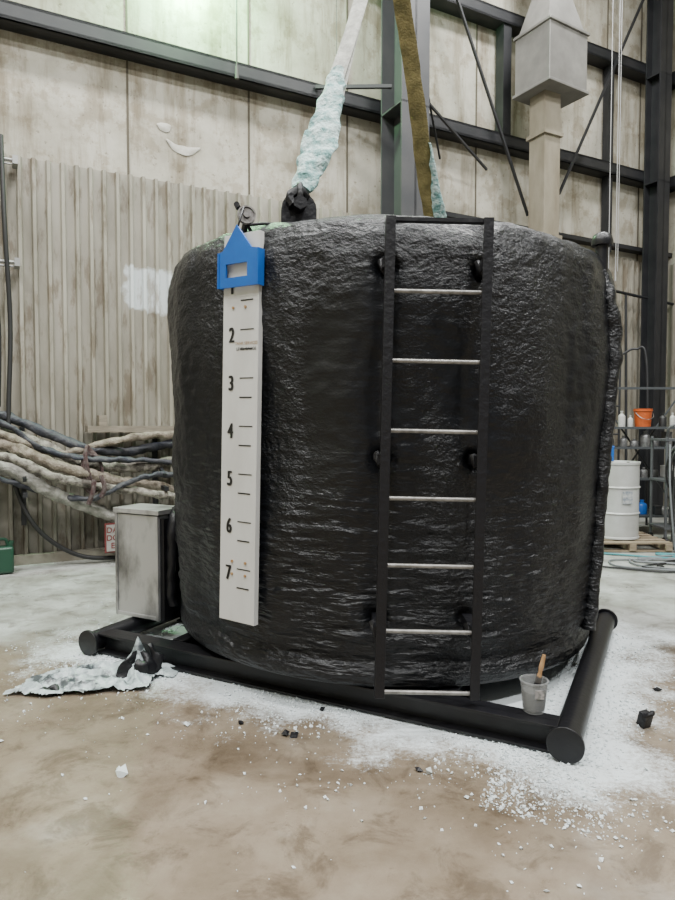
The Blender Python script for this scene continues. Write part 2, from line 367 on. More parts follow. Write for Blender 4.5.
bm=bmesh.new(); tube(bm,[W(-.08,.32,.6),W(-.07,.40,.6),W(.03,.41,.6),W(.06,.32,.6)],.018,seg=8); cyl(bm,W(.08,.32,.6),W(.10,.39,.6),.03,seg=12); finish(bm,'handle_and_cap',mgreen,e)
bm=bmesh.new()
for P in ([(2.13,5.74),(2.25,5.66),(2.38,5.64),(2.5,5.66),(2.62,5.72)],[(2.0,5.92),(2.12,5.90),(2.2,5.93)]):
    tube(bm,[W(t,z,.012) for t,z in P],[.01,.05,.06,.05,.01],h=.006,side=(0,0,1),seg=8,n=6,jit=.015)
finish(bm,'chalk_scuff',M('chalk',(.54,.53,.48),(.42,.40,.34),scale=14,rough=.9))

# ---------------------------------------------------------------- storage tank
C=Vector((.375,5.58,0)); TILT=rad(1.2); PIV=Vector((.375,5.58,.2))
mtank=bpy.data.materials.new('black_polyurea_coating'); mtank.use_nodes=True
nt=mtank.node_tree;N=nt.nodes;L=nt.links;b=N['Principled BSDF']
b.inputs['Base Color'].default_value=(.0045,.0052,.007,1); b.inputs['Specular IOR Level'].default_value=.40
tc=N.new('ShaderNodeTexCoord')
def tn(sc,st,det=4,ro=.5):
    mp=N.new('ShaderNodeMapping'); mp.inputs['Scale'].default_value=st; L.new(tc.outputs['Object'],mp.inputs[0])
    n=N.new('ShaderNodeTexNoise'); n.inputs['Scale'].default_value=sc; n.inputs['Detail'].default_value=det; n.inputs['Roughness'].default_value=ro; L.new(mp.outputs[0],n.inputs[0]); return n.outputs['Fac']
rip=tn(8,(1,1,4.0),3,.45); ora=tn(24,(1,1,1.4),4,.6); patch=tn(1.1,(1,1,.4),2)
sx=N.new('ShaderNodeSeparateXYZ'); L.new(tc.outputs['Object'],sx.inputs[0])
mz=N.new('ShaderNodeMapRange'); mz.inputs[1].default_value=1.7; mz.inputs[2].default_value=.75; mz.inputs[3].default_value=.12; mz.inputs[4].default_value=1.35; L.new(sx.outputs[2],mz.inputs[0])
mm=N.new('ShaderNodeMath'); mm.operation='MULTIPLY'; L.new(rip,mm.inputs[0]); L.new(mz.outputs[0],mm.inputs[1])
pr=N.new('ShaderNodeMapRange'); pr.inputs[1].default_value=.42; pr.inputs[2].default_value=.52; pr.inputs[3].default_value=.16; pr.inputs[4].default_value=.85; L.new(patch,pr.inputs[0])
m4=N.new('ShaderNodeMath'); m4.operation='MULTIPLY'; L.new(ora,m4.inputs[0]); L.new(pr.outputs[0],m4.inputs[1])
m3=N.new('ShaderNodeMath'); m3.operation='ADD'; L.new(m4.outputs[0],m3.inputs[0]); L.new(mm.outputs[0],m3.inputs[1])
bp=N.new('ShaderNodeBump'); bp.inputs['Strength'].default_value=.9; bp.inputs['Distance'].default_value=.030
L.new(m3.outputs[0],bp.inputs['Height']); L.new(bp.outputs[0],b.inputs['Normal'])
rn=tn(1.3,(1,1,.6),4); rr=N.new('ShaderNodeMapRange'); rr.inputs[1].default_value=.3; rr.inputs[2].default_value=.7; rr.inputs[3].default_value=.28; rr.inputs[4].default_value=.46; L.new(rn,rr.inputs[0]); L.new(rr.outputs[0],b.inputs['Roughness'])
mcoat=M('black_coating_smooth',(.006,.006,.008),rough=.45,bump=.3,bscale=30,spec=.4)
mpaint=M('black_gloss_paint',(.005,.005,.007),(.008,.008,.009),scale=5,rough=.38,bump=.1,bscale=30,spec=.4)

tank=empty('insulated_storage_tank',PIV)
prof=[(0.0,.168),(1.2,.168),(1.60,.168),(1.675,.175),(1.695,.25),(1.68,.30),(1.645,.33),(1.67,.39),(1.695,.6),(1.72,1.0),(1.75,1.5),(1.765,2.0),(1.775,2.35),(1.785,2.6),(1.785,2.78),(1.765,2.90),(1.72,2.985),(1.63,3.04),(1.48,3.07),(1.2,3.09),(.9,3.10),(.4,3.11),(.02,3.11)]
def resample(pr,step):
    out=[]
    for (r0,z0),(r1,z1) in zip(pr,pr[1:]):
        l=math.hypot(r1-r0,z1-z0); k=max(1,int(l/step))
        for i in range(k): out.append((r0+(r1-r0)*i/k,z0+(z1-z0)*i/k))
    out.append(pr[-1]); return out
def smooth(pr,it=3):
    for _ in range(it):
        pr=[pr[0]]+[((a[0]+2*b_[0]+c_[0])/4,(a[1]+2*b_[1]+c_[1])/4) for a,b_,c_ in zip(pr,pr[1:],pr[2:])]+[pr[-1]]
    return pr
rp=smooth(resample(prof,.016))
XL,XR=.240,.785
brk=[]
for z in (2.70,1.59,.60):
    for x in (XL-.01,XR+.005): brk.append((x,z))
SEG=680
bm=bmesh.new(); rings=[]
for (r,z) in rp:
    ring=[]
    side=max(0,min(1,(r-1.2)/.4))*max(0,min(1,(z-.32)/.1))
    for i in range(SEG):
        a=2*math.pi*i/SEG; ca,sa=math.cos(a),math.sin(a)
        p=Vector((ca*r,sa*r,z)); d=0
        if side>0:
            d+=.05*noise.noise(Vector((ca*1.5,sa*1.5,z*.9+3)))*side
            d+=.018*noise.noise(Vector((ca*7,sa*7,z*.6+9)))*side
            d+=.034*noise.noise(Vector((ca*3.2,sa*3.2,z*2.1+1)))*side
            low=max(0,min(1,(1.9-z)/1.1))
            d+=side*(.003+.012*low)*noise.noise(Vector((ca*r*4.5,sa*r*4.5,z*21)))
            d+=side*.007*noise.noise(Vector((ca*r*13,sa*r*13,z*15)))
            top=max(0,min(1,(z-2.55)/.3))
            d+=side*top*.016*noise.noise(Vector((ca*r*6,sa*r*6,z*7)))
            wx,wy=C.x+p.x,C.y+p.y
            if wy<5.4:
                d+=.022/(1+math.exp((wx+1.02+.03*math.sin(z*2.5))/.012)) if wx<-.8 else 0
                d+=.016/(1+math.exp((1.50+.03*math.sin(z*2.1)-wx)/.02)) if wx>1.3 else 0
                for bx,bz in brk:
                    q=((wx-bx)**2+(z-bz)**2)/.0026
                    if q<9: d+=-.085*math.exp(-q)
                for bx,_z in brk[:2]:
                    if .6<z<2.7: d+=-.018*math.exp(-((wx-bx+.03*math.sin(z*4))/.05)**2)
        elif z>2:
            d+=.01*noise.noise(Vector((p.x*2,p.y*2,z)))
        k=(r+d)/r if r>0.001 else 1
        ring.append(bm.verts.new((C.x+p.x*k,C.y+p.y*k,z+((.035*noise.noise(Vector((p.x*1.6,p.y*1.6,5)))+.016*noise.noise(Vector((p.x*6,p.y*6,5)))) if z>2.9 else 0))))
    rings.append(ring)
for a,b_ in zip(rings,rings[1:]):
    for s in range(SEG): bm.faces.new((a[s],a[(s+1)%SEG],b_[(s+1)%SEG],b_[s]))
bm.faces.new(rings[-1]); bm.faces.new(rings[0][::-1])
finish(bm,'coated_shell',mtank,tank,ang=80)
def az(deg,r,z): return Vector((C.x+r*math.cos(rad(deg)),C.y+r*math.sin(rad(deg)),z))
bm=bmesh.new()
tube(bm,[az(-33,1.70,2.92),az(-33,1.76,2.7),az(-32,1.80,2.4),az(-33,1.80,2.1),az(-34,1.775,1.6),az(-34,1.755,1.0),az(-35,1.73,.36)],[.045,.06,.065,.055,.055,.05,.05],seg=14,n=14,jit=.018,js=10)
finish(bm,'foam_covered_downpipe',mtank,tank)
bm=bmesh.new(); p=az(-33,1.71,0)
cyl(bm,p+Vector((0,0,2.6)),p+Vector((0,0,3.08)),.045); lathe(bm,[(.045,0),(.070,.0),(.074,.03),(.064,.07),(.037,.09),(.001,.095)],p+Vector((0,0,3.08)))
finish(bm,'vent_pipe',mpaint,tank)
def lug(base,dirv,name,f=.8):
    x=dirv.normalized(); y=Z.cross(x)
    out=[(-.14,-.12),(.14,-.12),(.14,.04)]+[(.14*math.cos(a),.06+.13*math.sin(a)) for a in [math.pi*k/10 for k in range(11)]]+[(-.14,.04)]
    bm=bmesh.new(); prism(bm,[base+x*u*f+Z*v*f-y*.03 for u,v in out],y*.06)
    cyl(bm,base-y*.09+Z*.06,base+y*.09+Z*.06,.04)
    for s in (-1,1): cyl(bm,base+y*.09*s+Z*.06,base+y*.12*s+Z*.06,.045,seg=6)
    tube(bm,[base-y*.075+Z*.06,base-y*.085+Z*.12,base-y*.05+Z*.19,base+y*.05+Z*.19,base+y*.085+Z*.12,base+y*.075+Z*.06],.02,seg=10,n=5)
    tube(bm,[base+x*.05+Z*.12,base+x*.0+Z*.15-y*.06,base-x*.06+Z*.11-y*.05,base-x*.04+Z*.05-y*.06],.03,seg=8,n=5,jit=.012,js=20)
    return finish(bm,name,mcoat,tank)
L1=Vector((-.31,4.22,3.10)); L2=Vector((1.07,6.94,3.10))
lug(L1,Vector((1,.15,0)),'lifting_lug_front'); lug(L2,Vector((1,.15,0)),'lifting_lug_back')
mst=M('worn_steel',(.25,.24,.23),(.12,.11,.10),scale=30,rough=.4,metal=.7)
bm=bmesh.new(); pc=Vector((-.635,4.16,3.09)); ax=Vector((.25,-.95,.1)).normalized()
q=ax.to_track_quat('Z','Y').to_matrix()
lathe(bm,[(.001,-.015),(.058,-.015),(.058,-.008),(.046,0),(.058,.008),(.058,.015),(.048,.015),(.046,.008),(.02,.008),(.02,.02),(.001,.02)],pc,rot=q)
finish(bm,'gauge_pulley_wheel',mst,tank)
bm=bmesh.new(); bar(bm,pc+Vector((.03,.03,-.1)),pc+Vector((-.06,.03,.06)),.02,.02); cyl(bm,pc+Vector((-.06,-.02,.06)),pc+Vector((-.06,.05,.06)),.018)
tube(bm,[pc+Vector((0,.02,0)),pc+Vector((-.02,.05,-.12)),pc+Vector((.03,.12,-.2))],.02,seg=8)
tube(bm,[pc+Vector((.02,0,-.06)),pc+Vector((.12,.0,-.05)),L1+Vector((-.1,0,-.05))],.010,seg=8)
finish(bm,'gauge_pulley_arm',mcoat,tank)
bm=bmesh.new()
for bx,bz in brk:
    bar(bm,(bx,3.68,bz),(bx,3.98,bz),.06,.06); tube(bm,[(bx-.035,3.79,bz+.03),(bx-.01,3.76,bz-.03),(bx+.035,3.80,bz-.05)],.022,seg=8,n=4,jit=.008,js=30)
finish(bm,'ladder_brackets',mcoat,tank)
tank.rotation_euler=(0,TILT,0)

# ---------------------------------------------------------------- ladder
lad=empty('access_ladder',PIV); YL=3.66
bm=bmesh.new()
for x,s in ((XL,-1),(XR,1)):
    box(bm,(x,YL,1.585),(.056,.012,2.73)); box(bm,(x+s*.022,YL+.035,1.585),(.012,.07,2.73))
finish(bm,'rails',mcoat,lad,smooth=False,bevel=.003)
RZ=[2.54,2.15,1.755,1.37,.985,.605,.250]
bm=bmesh.new()
for z in RZ: cyl(bm,(XL+.02,YL+.025,z),(XR-.02,YL+.025,z),.0125,seg=14)
finish(bm,'rungs',M('bare_steel_rung',(.30,.29,.275),(.15,.145,.135),scale=20,rough=.4,metal=.4),lad)
bm=bmesh.new(); box(bm,((XL+XR)/2,YL+.03,2.935),(XR-XL,.05,.02)); finish(bm,'top_bar',mcoat,lad,smooth=False)
lad.rotation_euler=(0,TILT,0)

# ---------------------------------------------------------------- level gauge board
gb=empty('tank_level_gauge',PIV)
gx=Vector((math.cos(rad(33)),-math.sin(rad(33)),0)); gn=Vector((-math.sin(rad(33)),-math.cos(rad(33)),0))
G=Vector((-.648,4.09,0))
RG=Matrix((gx,Z,gn)).transposed(); RG4=RG.to_4x4()
def g(u,z,o=0): return G+gx*u+gn*o+Z*z
mwht=M('white_enamel',(.58,.585,.57),(.48,.475,.45),scale=4,rough=.35,stretch=(1,1,.3),lo=.45,hi=.8)
bm=bmesh.new()
box(bm,g(0,1.735,0),(.285,2.44,.012),rot=RG); finish(bm,'board',mwht,gb,smooth=False,bevel=.002)
bm=bmesh.new()
for s in (-1,1): box(bm,g(s*.142,1.735,-.015),(.006,2.44,.04),rot=RG)
finish(bm,'folded_edges',mwht,gb,smooth=False)
mink=M('black_ink',(.006,.006,.006),rough=.5)
Z2=2.325; FT=.301
for k in range(1,8):
    zz=Z2-(k-2)*FT
    for q_,dx in enumerate((-.010,-.005,0,.005,.010)):
        text_mesh('number_%d_%s'%(k,'abcde'[q_]),str(k),.135,Matrix.Translation(g(-.07+dx*.6,zz,.0085+.0003*q_))@RG4,mink,gb,sx=.64,fat=0)
bm=bmesh.new()
for k in range(0,15):
    zz=Z2+FT*.72-k*FT/2
    if zz<.6: continue
    if k%2==0: box(bm,g(.05,zz,.0075),(.10,.008,.002),rot=RG)
    else: box(bm,g(.055,zz-.03,.0075),(.11,.006,.002),rot=RG)
finish(bm,'tick_marks',mink,gb,smooth=False)
mrust=M('rust_screw',(.26,.13,.05),(.4,.28,.14),scale=50,rough=.7)
bm=bmesh.new()
for u,z in ((-.06,2.50),(.04,2.50),(-.04,.90),(.07,.90),(-.04,.82),(.07,.82)): cyl(bm,g(u,z,.004),g(u,z,.014),.009,seg=12)
finish(bm,'screws',mrust,gb)
text_mesh('label_line_1','TANK SERVICES',.026,Matrix.Translation(g(.05,2.275,.0085))@RG4,mrust,gb); text_mesh('label_line_2','LEVEL GAUGE',.026,Matrix.Translation(g(.05,2.24,.0085))@RG4,mink,gb)
mblue=M('blue_plastic',(.004,.085,.36),(.006,.105,.42),scale=6,rough=.38)
bm=bmesh.new()
def P(pts): prism(bm,[g(u,z,.03) for u,z in pts],gn*.015)
P([(-.155,2.62),(.165,2.62),(.165,2.68),(-.155,2.68)]); P([(-.155,2.68),(-.095,2.68),(-.095,2.765),(-.155,2.765)])
P([(.08,2.68),(.165,2.68),(.165,2.765),(.08,2.765)]); P([(-.155,2.765),(.165,2.765),(.165,2.84),(.11,2.85),(-.01,3.0),(-.12,2.85),(-.155,2.84)])
box(bm,g(-.155,2.73,.02),(.012,.22,.06),rot=RG); box(bm,g(.165,2.73,.02),(.012,.22,.06),rot=RG)
finish(bm,'blue_indicator_head',mblue,gb,smooth=False)
bm=bmesh.new(); tube(bm,[g(-.01,2.98,.035),g(0,3.05,.02),Vector((-.65,4.14,3.13))],.007,seg=6)
for z in (2.5,1.6,.7): bar(bm,g(0,z,-.01),g(0,z,-.20),.04,.04)
finish(bm,'cable_and_standoffs',mcoat,gb)
gb.rotation_euler=(0,TILT,0)

# ---------------------------------------------------------------- skid
sk=empty('steel_skid_frame',K(SL/2,SWD/2,0))
bm=bmesh.new()
PR=.076; CR=.098
for u in (0,SL):
    cyl(bm,K(u,.0,CR),K(u,SWD,CR),PR,seg=32)
    for v in (0,SWD): cyl(bm,K(u,v-.012,CR),K(u,v+.012,CR),CR,seg=40)
finish(bm,'end_pipes',mpaint,sk,bevel=.003)
bm=bmesh.new()
def ibeam(p0,p1,h,w,z0):
    p0=p0+Z*(z0);p1=p1+Z*z0
    bar(bm,p0+Z*.008,p1+Z*.008,w,.016); bar(bm,p0+Z*(h-.008),p1+Z*(h-.008),w,.016); bar(bm,p0+Z*h/2,p1+Z*h/2,.012,h)
for v in (.12,SWD-.14): ibeam(K(.05,v,0),K(SL-.05,v,0),.155,.15,.010)
for u in (.7,1.75,2.8): ibeam(K(u,.22,0),K(u,SWD-.22,0),.15,.1,.012)
ibeam(K(.05,1.0,0),K(.7,1.0,0),.15,.1,.012)
finish(bm,'i_beams',mpaint,sk,smooth=False,bevel=.003)

# ---------------------------------------------------------------- steel box on the skid
cb=empty('sheet_metal_cabinet',K(.13,.6,.2))
mcab=M('brushed_dirty_sheet',(.13,.13,.125),(.46,.465,.46),scale=2.4,rough=.34,metal=.45,bump=.05,bscale=12,stretch=(1.2,1.2,.6),lo=.38,hi=.58)
bx0=Vector((-1.875,5.46,0))
def cbp(u,v,z): return bx0+SK*u+SP*v+Z*z
bm=bmesh.new(); box(bm,cbp(.235,.15,.61),(.47,.30,.86),rz=SKA); finish(bm,'body',mcab,cb,smooth=False,bevel=.008)
bm=bmesh.new(); box(bm,cbp(.235,.15,1.07),(.50,.33,.04),rz=SKA)
for u in (.012,.458): box(bm,cbp(u,-.004,.61),(.025,.012,.86),rz=SKA)
box(bm,cbp(.235,-.004,.20),(.47,.012,.03),rz=SKA)
finish(bm,'lid_and_frame',mcab,cb,smooth=False,bevel=.004)
bm=bmesh.new(); box(bm,cbp(.49,.12,.60),(.04,.2,.84),rz=SKA)
tube(bm,[cbp(.40,.28,1.02),cbp(.50,.2,1.06),cbp(.54,.1,.95),cbp(.53,.08,.6),cbp(.54,.08,.3)],[.04,.06,.05,.04,.04],seg=10,n=8,jit=.02,js=10)
finish(bm,'coated_edge',mcoat,cb,smooth=True,bevel=0)

# ---------------------------------------------------------------- lifting slings
HK=Vector((.42,5.58,6.05))
sl=empty('lifting_sling',HK); sd=Vector((1,-.2,0))
msl=M('pale_webbing',(.30,.30,.27),(.52,.52,.47),scale=12,rough=.85,bump=.4,bscale=60)
mpla=M('pale_cyan_wrap',(.13,.28,.27),(.45,.58,.56),scale=16,rough=.6,bump=1,bscale=40,lo=.40,hi=.58)
T1=Vector((.045,0,.0))
A=L1+T1+Vector((.03,0,.20)); d=HK-A
bm=bmesh.new(); tube(bm,[A+d*.25,A+d*.5+Vector((.01,0,0)),A+d*.75,HK],[.062,.055,.06,.055],seg=12,n=10,side=sd,h=.012)
tube(bm,[A+d*.22+Vector((.06,.03,0)),A+d*.55+Vector((.02,.03,0)),HK],[.045,.04],seg=12,n=10,side=sd,h=.01)
finish(bm,'webbing',msl,sl)
bm=bmesh.new(); tube(bm,[A+Vector((0,0,-.02)),A+d*.03+Vector((.02,0,0)),A+d*.10+Vector((.03,0,0)),A+d*.18+Vector((.02,0,0)),A+d*.36+Vector((.01,0,0))],[.06,.095,.12,.115,.05],seg=20,n=18,side=sd,h=.04,jit=.028,js=11)
finish(bm,'frayed_wrap',mpla,sl)
sl=empty('lifting_sling',HK)
mgo=M('olive_webbing',(.085,.072,.022),(.23,.19,.075),scale=8,rough=.85,bump=.4,bscale=60)
A2=L2+T1+Vector((0,0,.24)); d2=HK-A2
bm=bmesh.new(); tube(bm,[A2,A2+d2*.3+Vector((-.02,0,0)),A2+d2*.6,HK],[.075,.085,.075,.07],seg=12,n=12,side=sd,h=.012,jit=.01,js=6); finish(bm,'webbing',mgo,sl)
bm=bmesh.new(); tube(bm,[A2+Vector((0.03,-.02,0)),A2+d2*.2+Vector((.05,-.03,0)),A2+d2*.42+Vector((.06,-.03,0))],[.06,.07,.01],seg=12,n=14,side=sd,h=.02,jit=.02,js=16)
finish(bm,'frayed_wrap',mpla,sl)
hk=empty('crane_hook',HK)
bm=bmesh.new(); tube(bm,[HK+Vector((0,0,.35)),HK+Vector((0,0,.2)),HK+Vector((.13,0,.08)),HK+Vector((.1,0,-.06)),HK+Vector((-.03,0,-.1)),HK+Vector((-.13,0,.0)),HK+Vector((-.12,0,.08))],[.05,.05,.06,.06,.05,.025],seg=14,n=6)
box(bm,HK+Vector((0,0,.6)),(.35,.2,.5)); finish(bm,'hook_and_block',M('crane_yellow',(.5,.33,.03),rough=.5),hk)
bm=bmesh.new()
for x in (-.12,.12): cyl(bm,HK+Vector((x,0,.8)),Vector((HK.x+x,HK.y,HZ)),.012,seg=8)
finish(bm,'wire_ropes',mst,hk)

# ---------------------------------------------------------------- cup with brush
P0=Vector((1.115,3.63,.167)); cup=empty('plastic_paint_cup',P0)
mcup=M('clear_plastic',(.36,.37,.37),rough=.25,alpha=.45)
bm=bmesh.new(); lathe(bm,[(.001,0),(.058,0),(.062,.02),(.075,.17),(.08,.172),(.08,.18),(.073,.18),(.060,.02),(.001,.01)],P0,seg=36); finish(bm,'cup_wall',mcup,cup)
bm=bmesh.new(); lathe(bm,[(.001,.012),(.056,.012),(.066,.12),(.001,.125)],P0,seg=30); finish(bm,'residue',M('dark_residue',(.015,.015,.015),(.18,.18,.18),scale=30,rough=.5),cup)
bm=bmesh.new(); box(bm,P0+Vector((.01,-.071,.12)),(.05,.004,.05)); finish(bm,'sticker',M('sticker',(.45,.42,.40),(.10,.10,.10),scale=40),cup,smooth=False)
br=empty('paint_brush',P0+Vector((0,0,.1)))
a=P0+Vector((.012,-.005,.125)); dd=Vector((.22,.05,.95)).normalized()
bm=bmesh.new(); tube(bm,[a+dd*.07,a+dd*.11,a+dd*.15,a+dd*.20],[.016,.011,.015,.013,.010],seg=12,n=6,side=(1,0,0),h=.009); finish(bm,'handle',M('bare_wood',(.32,.18,.08),(.42,.26,.13),scale=20,rough=.6),br)
bm=bmesh.new(); bar(bm,a+dd*.035,a+dd*.075,.03,.016,up=(0,1,0)); finish(bm,'ferrule',mst,br,smooth=False)
bm=bmesh.new(); bar(bm,a-dd*.0,a+dd*.037,.034,.018,up=(0,1,0)); finish(bm,'bristles',mcoat,br,smooth=False)

# ---------------------------------------------------------------- plastic sheet on floor
cps=empty('crumpled_plastic_sheet',(-1.7,4.45,0))
mp_=M('crumpled_film',(.06,.07,.075),(.40,.46,.47),scale=7,rough=.3,bump=.5,bscale=22,lo=.40,hi=.50)
bm=bmesh.new(); nx,ny=120,60; gr={}
for i in range(nx+1):
    for j in range(ny+1):
        u=i/nx*2-1; v=j/ny*2-1
        p=Vector((-1.69+u*.56,4.48+v*.28+u*.12,0))
        edge=max(0,1-(abs(u)**4+abs(v)**4)); edge=edge**.5
        n1=noise.noise(Vector((p.x*4,p.y*4,2)))
        rdg=1-abs(noise.noise(Vector((p.x*4,p.y*10,4))))*2.8
        r2=1-abs(noise.noise(Vector((p.x*10,p.y*14,8))))*3
        h=.010+edge*(.04*max(0,rdg)+.02*abs(n1)+.018*max(0,r2)+.004*noise.noise(p*25))
        h+=.15*math.exp(-(((p.x+1.38)/.10)**2+((p.y-4.60)/.10)**2))*(1+.7*noise.noise(p*9))
        w=noise.noise_vector(p*3)*.10
        p2=Vector((p.x+w.x,p.y+w.y,max(.004,h)))
        ed=noise.noise(Vector((p.x*5,p.y*5,7)))*.7
        gr[i,j]=(bm.verts.new(p2),(abs(u)**3+abs(v)**3)<.85+ed)
for i in range(nx):
    for j in range(ny):
        q=[gr[i,j],gr[i+1,j],gr[i+1,j+1],gr[i,j+1]]
        if all(x[1] for x in q): bm.faces.new([x[0] for x in q])
bmesh.ops.delete(bm,geom=[v for v in bm.verts if not v.link_faces],context='VERTS')
finish(bm,'film',mp_,cps,ang=50)
bm=bmesh.new()
for k in range(6):
    c=Vector((-1.50+.04*k,4.44+.05*(k%3),.03))
    tube(bm,[c,c+Vector((.02,.02,.05+.03*(k%2))),c+Vector((.05-.02*k,.05,.12+.03*(k%3)))],[.05,.045,.014],seg=10,n=7,side=(1,.3,0),h=.014,jit=.03,js=15)
for (x,y) in ((-1.98,4.22),(-1.93,4.24)): tube(bm,[(x,y,.02),(x+.04,y+.02,.035),(x+.09,y-.01,.015)],.02,seg=8,n=5,jit=.02,js=18)
finish(bm,'torn_black_coating',mcoat,cps)

# ---------------------------------------------------------------- foam debris
def crumb(bm,p,s):
    R=Matrix.Rotation(random.random()*6.28,3,Vector((random.random()-.5,random.random()-.5,random.random()+.1)).normalized())
    vs=[]
    for q in ((1,0,0),(-1,0,0),(0,1,0),(0,-1,0),(0,0,.6),(0,0,-.6)):
        vs.append(bm.verts.new(p+R@(Vector(q)*s*random.uniform(.6,1.3))))
    for f in ((0,2,4),(2,1,4),(1,3,4),(3,0,4),(2,0,5),(1,2,5),(3,1,5),(0,3,5)): bm.faces.new([vs[k] for k in f])
deb=empty('foam_debris',(0,4,0))
bm=bmesh.new()
for _ in range(20000):
    e_=random.choices((0,1,2,3),(4.5,2.2,4.5,.6))[0]; far=random.random()>.97; o=random.uniform(0,1.6) if far else random.expovariate(3.8); o-=.2
    if e_==0: p=K(random.uniform(-.2,SL+.4),-o,0)
    elif e_==1: p=K(-o,random.uniform(-.3,SWD),0)
    elif e_==2: p=K(SL+o*1.6,random.uniform(-.6,SWD),0)
    else: p=K(random.uniform(0,SL),SWD+o,0)
    if noise.noise(Vector((p.x*1.6,p.y*1.6,1)))+random.uniform(-.35,.45)<0: continue
    s=random.choice((.003,.003,.004,.004,.005,.006,.009,.012)) if not far else random.choice((.002,.003,.004)); crumb(bm,p+Z*s*.4,s)
finish(bm,'crumbs',M('white_foam',(.60,.65,.66),rough=.9),deb,smooth=False)
mch2=M('foam_chunk',(.56,.61,.61),rough=.9)
bm=bmesh.new()
for x,y,s in ((-1.10,3.25,.035),(-1.13,3.29,.025),(.62,3.05,.015),(-.2,3.15,.010),(-1.9,3.6,.015),(2.2,3.6,.02),(1.6,3.3,.015),(-.9,3.8,.025),(.47,3.27,.03),(1.05,3.2,.016)):
    crumb(bm,Vector((x,y,s*.5)),s)
finish(bm,'chunks',mch2,deb,smooth=False)
bm=bmesh.new()
for x,y,s in ((-.58,3.82,.03),(-.3,3.68,.035),(-.25,3.66,.03),(.42,3.29,.03),(2.15,4.3,.03),(-.1,4.0,.025)):
    crumb(bm,Vector((x,y,s*.4)),s)
finish(bm,'coating_scraps',mcoat,deb,smooth=False)
bm=bmesh.new(); R=Matrix.Rotation(rad(25),3,'Z')@Matrix.Rotation(rad(14),3,'X'); c0=Vector((1.82,3.78,.048))
box(bm,c0,(.06,.055,.085),rot=R); tube(bm,[c0+Vector((-.03,-.03,.03)),c0+Vector((.02,-.05,.055)),c0+Vector((.04,0,.04))],.013,seg=8,jit=.01,js=30)
finish(bm,'black_coated_offcut',mcoat,bevel=.012)

# ---------------------------------------------------------------- right background
mdr=M('white_drum_paint',(.48,.49,.48),(.38,.38,.36),scale=3,rough=.35)
mwood=M('pallet_wood',(.17,.13,.085),(.28,.23,.16),scale=6,rough=.8,stretch=(1,4,4))
pa=empty('wooden_pallet',(4.15,9.5,0)); bm=bmesh.new()
for i in range(6): box(bm,(4.1,9.02+i*.2,.13),(1.1,.12,.022))
for x in (3.6,4.1,4.6): box(bm,(x,9.52,.075),(.09,1.15,.09))
for i in range(3): box(bm,(4.1,9.02+i*.5,.018),(1.1,.1,.02))
finish(bm,'boards',mwood,pa,smooth=False)
dp=[(.001,.02),(.29,.02),(.30,.0),(.312,.01),(.31,.03),(.30,.04),(.30,.35),(.316,.37),(.30,.39),(.30,.72),(.316,.74),(.30,.76),(.30,1.06),(.312,1.07),(.312,1.10),(.29,1.10),(.285,1.075),(.001,1.075)]
x,y=4.06,9.42
de=empty('steel_drum',(x,y,.14)); bm=bmesh.new(); lathe(bm,dp,(x,y,.142),seg=48); finish(bm,'body',mdr,de,ang=30)
bm=bmesh.new(); cyl(bm,(x-.15,y-.1,1.21),(x-.15,y-.1,1.24),.035); cyl(bm,(x+.18,y+.05,1.21),(x+.18,y+.05,1.235),.02); finish(bm,'bungs',mst,de)
bm=bmesh.new(); box(bm,(x+.02,y-.318,.75),(.14,.003,.18)); finish(bm,'label',M('drum_label',(.5,.5,.48),(.15,.18,.22),scale=20),de,smooth=False)
bm=bmesh.new(); box(bm,(3.92,9.42,1.345),(.13,.14,.2)); box(bm,(3.92,9.42,1.455),(.14,.15,.03)); finish(bm,'blue_parts_box',mblue,smooth=False,bevel=.01)
def bottle(name,x,y,z,r,h,m_,parent=None):
    bm=bmesh.new(); lathe(bm,[(.001,0),(r,0),(r,h*.62),(r*.85,h*.72),(r*.35,h*.82),(r*.35,h*.93),(r*.42,h*.93),(r*.42,h),(.001,h)],(x,y,z),seg=20); finish(bm,name,m_,parent)
mor=M('orange_plastic',(.45,.09,.02),rough=.4); mwp=M('white_plastic',(.42,.42,.40),rough=.4)
mcan=M('tin_can',(.20,.20,.20),(.09,.09,.09),scale=20,rough=.4,metal=.5)
rk=empty('storage_rack',(4.9,10.7,0)); bm=bmesh.new()
for xx in (4.35,5.75):
    for yy in (10.4,10.9): box(bm,(xx,yy,1.2),(.045,.045,2.4))
for z in (.3,.9,1.40,1.72):
    box(bm,(5.05,10.65,z),(1.44,.54,.035))
bar(bm,(4.35,10.92,.3),(5.75,10.92,2.3),.03,.02); bar(bm,(5.75,10.92,.3),(4.35,10.92,2.3),.03,.02); box(bm,(5.05,10.9,2.38),(1.4,.03,.04))
finish(bm,'frame_and_shelves',M('rack_steel',(.05,.055,.06),rough=.5),rk,smooth=False)
random.seed(21)
k=0
for z in (.32,.92,1.42,1.74):
    xx=4.45
    while xx<5.65:
        w_=random.uniform(.04,.08); h_=random.uniform(.12,.26); mt=random.choice((mblk,mcan,mwp,mcan,mblk,msteel,mblue,mcan))
        if not (z>1.7 and 4.82<xx<5.22):
            k+=1; yy=random.uniform(10.48,10.62)
            if random.random()<.5: bottle('can_%d'%k,xx,yy,z,w_,h_,mt,rk)
            else:
                bm=bmesh.new(); box(bm,(xx,yy,z+h_/2),(w_*1.8,.16,h_)); box(bm,(xx,yy,z+h_),(w_*1.9,.17,.02)); finish(bm,'carton_%d'%k,mt,rk,smooth=False,bevel=.005)
        xx+=w_*2+random.uniform(.02,.07)
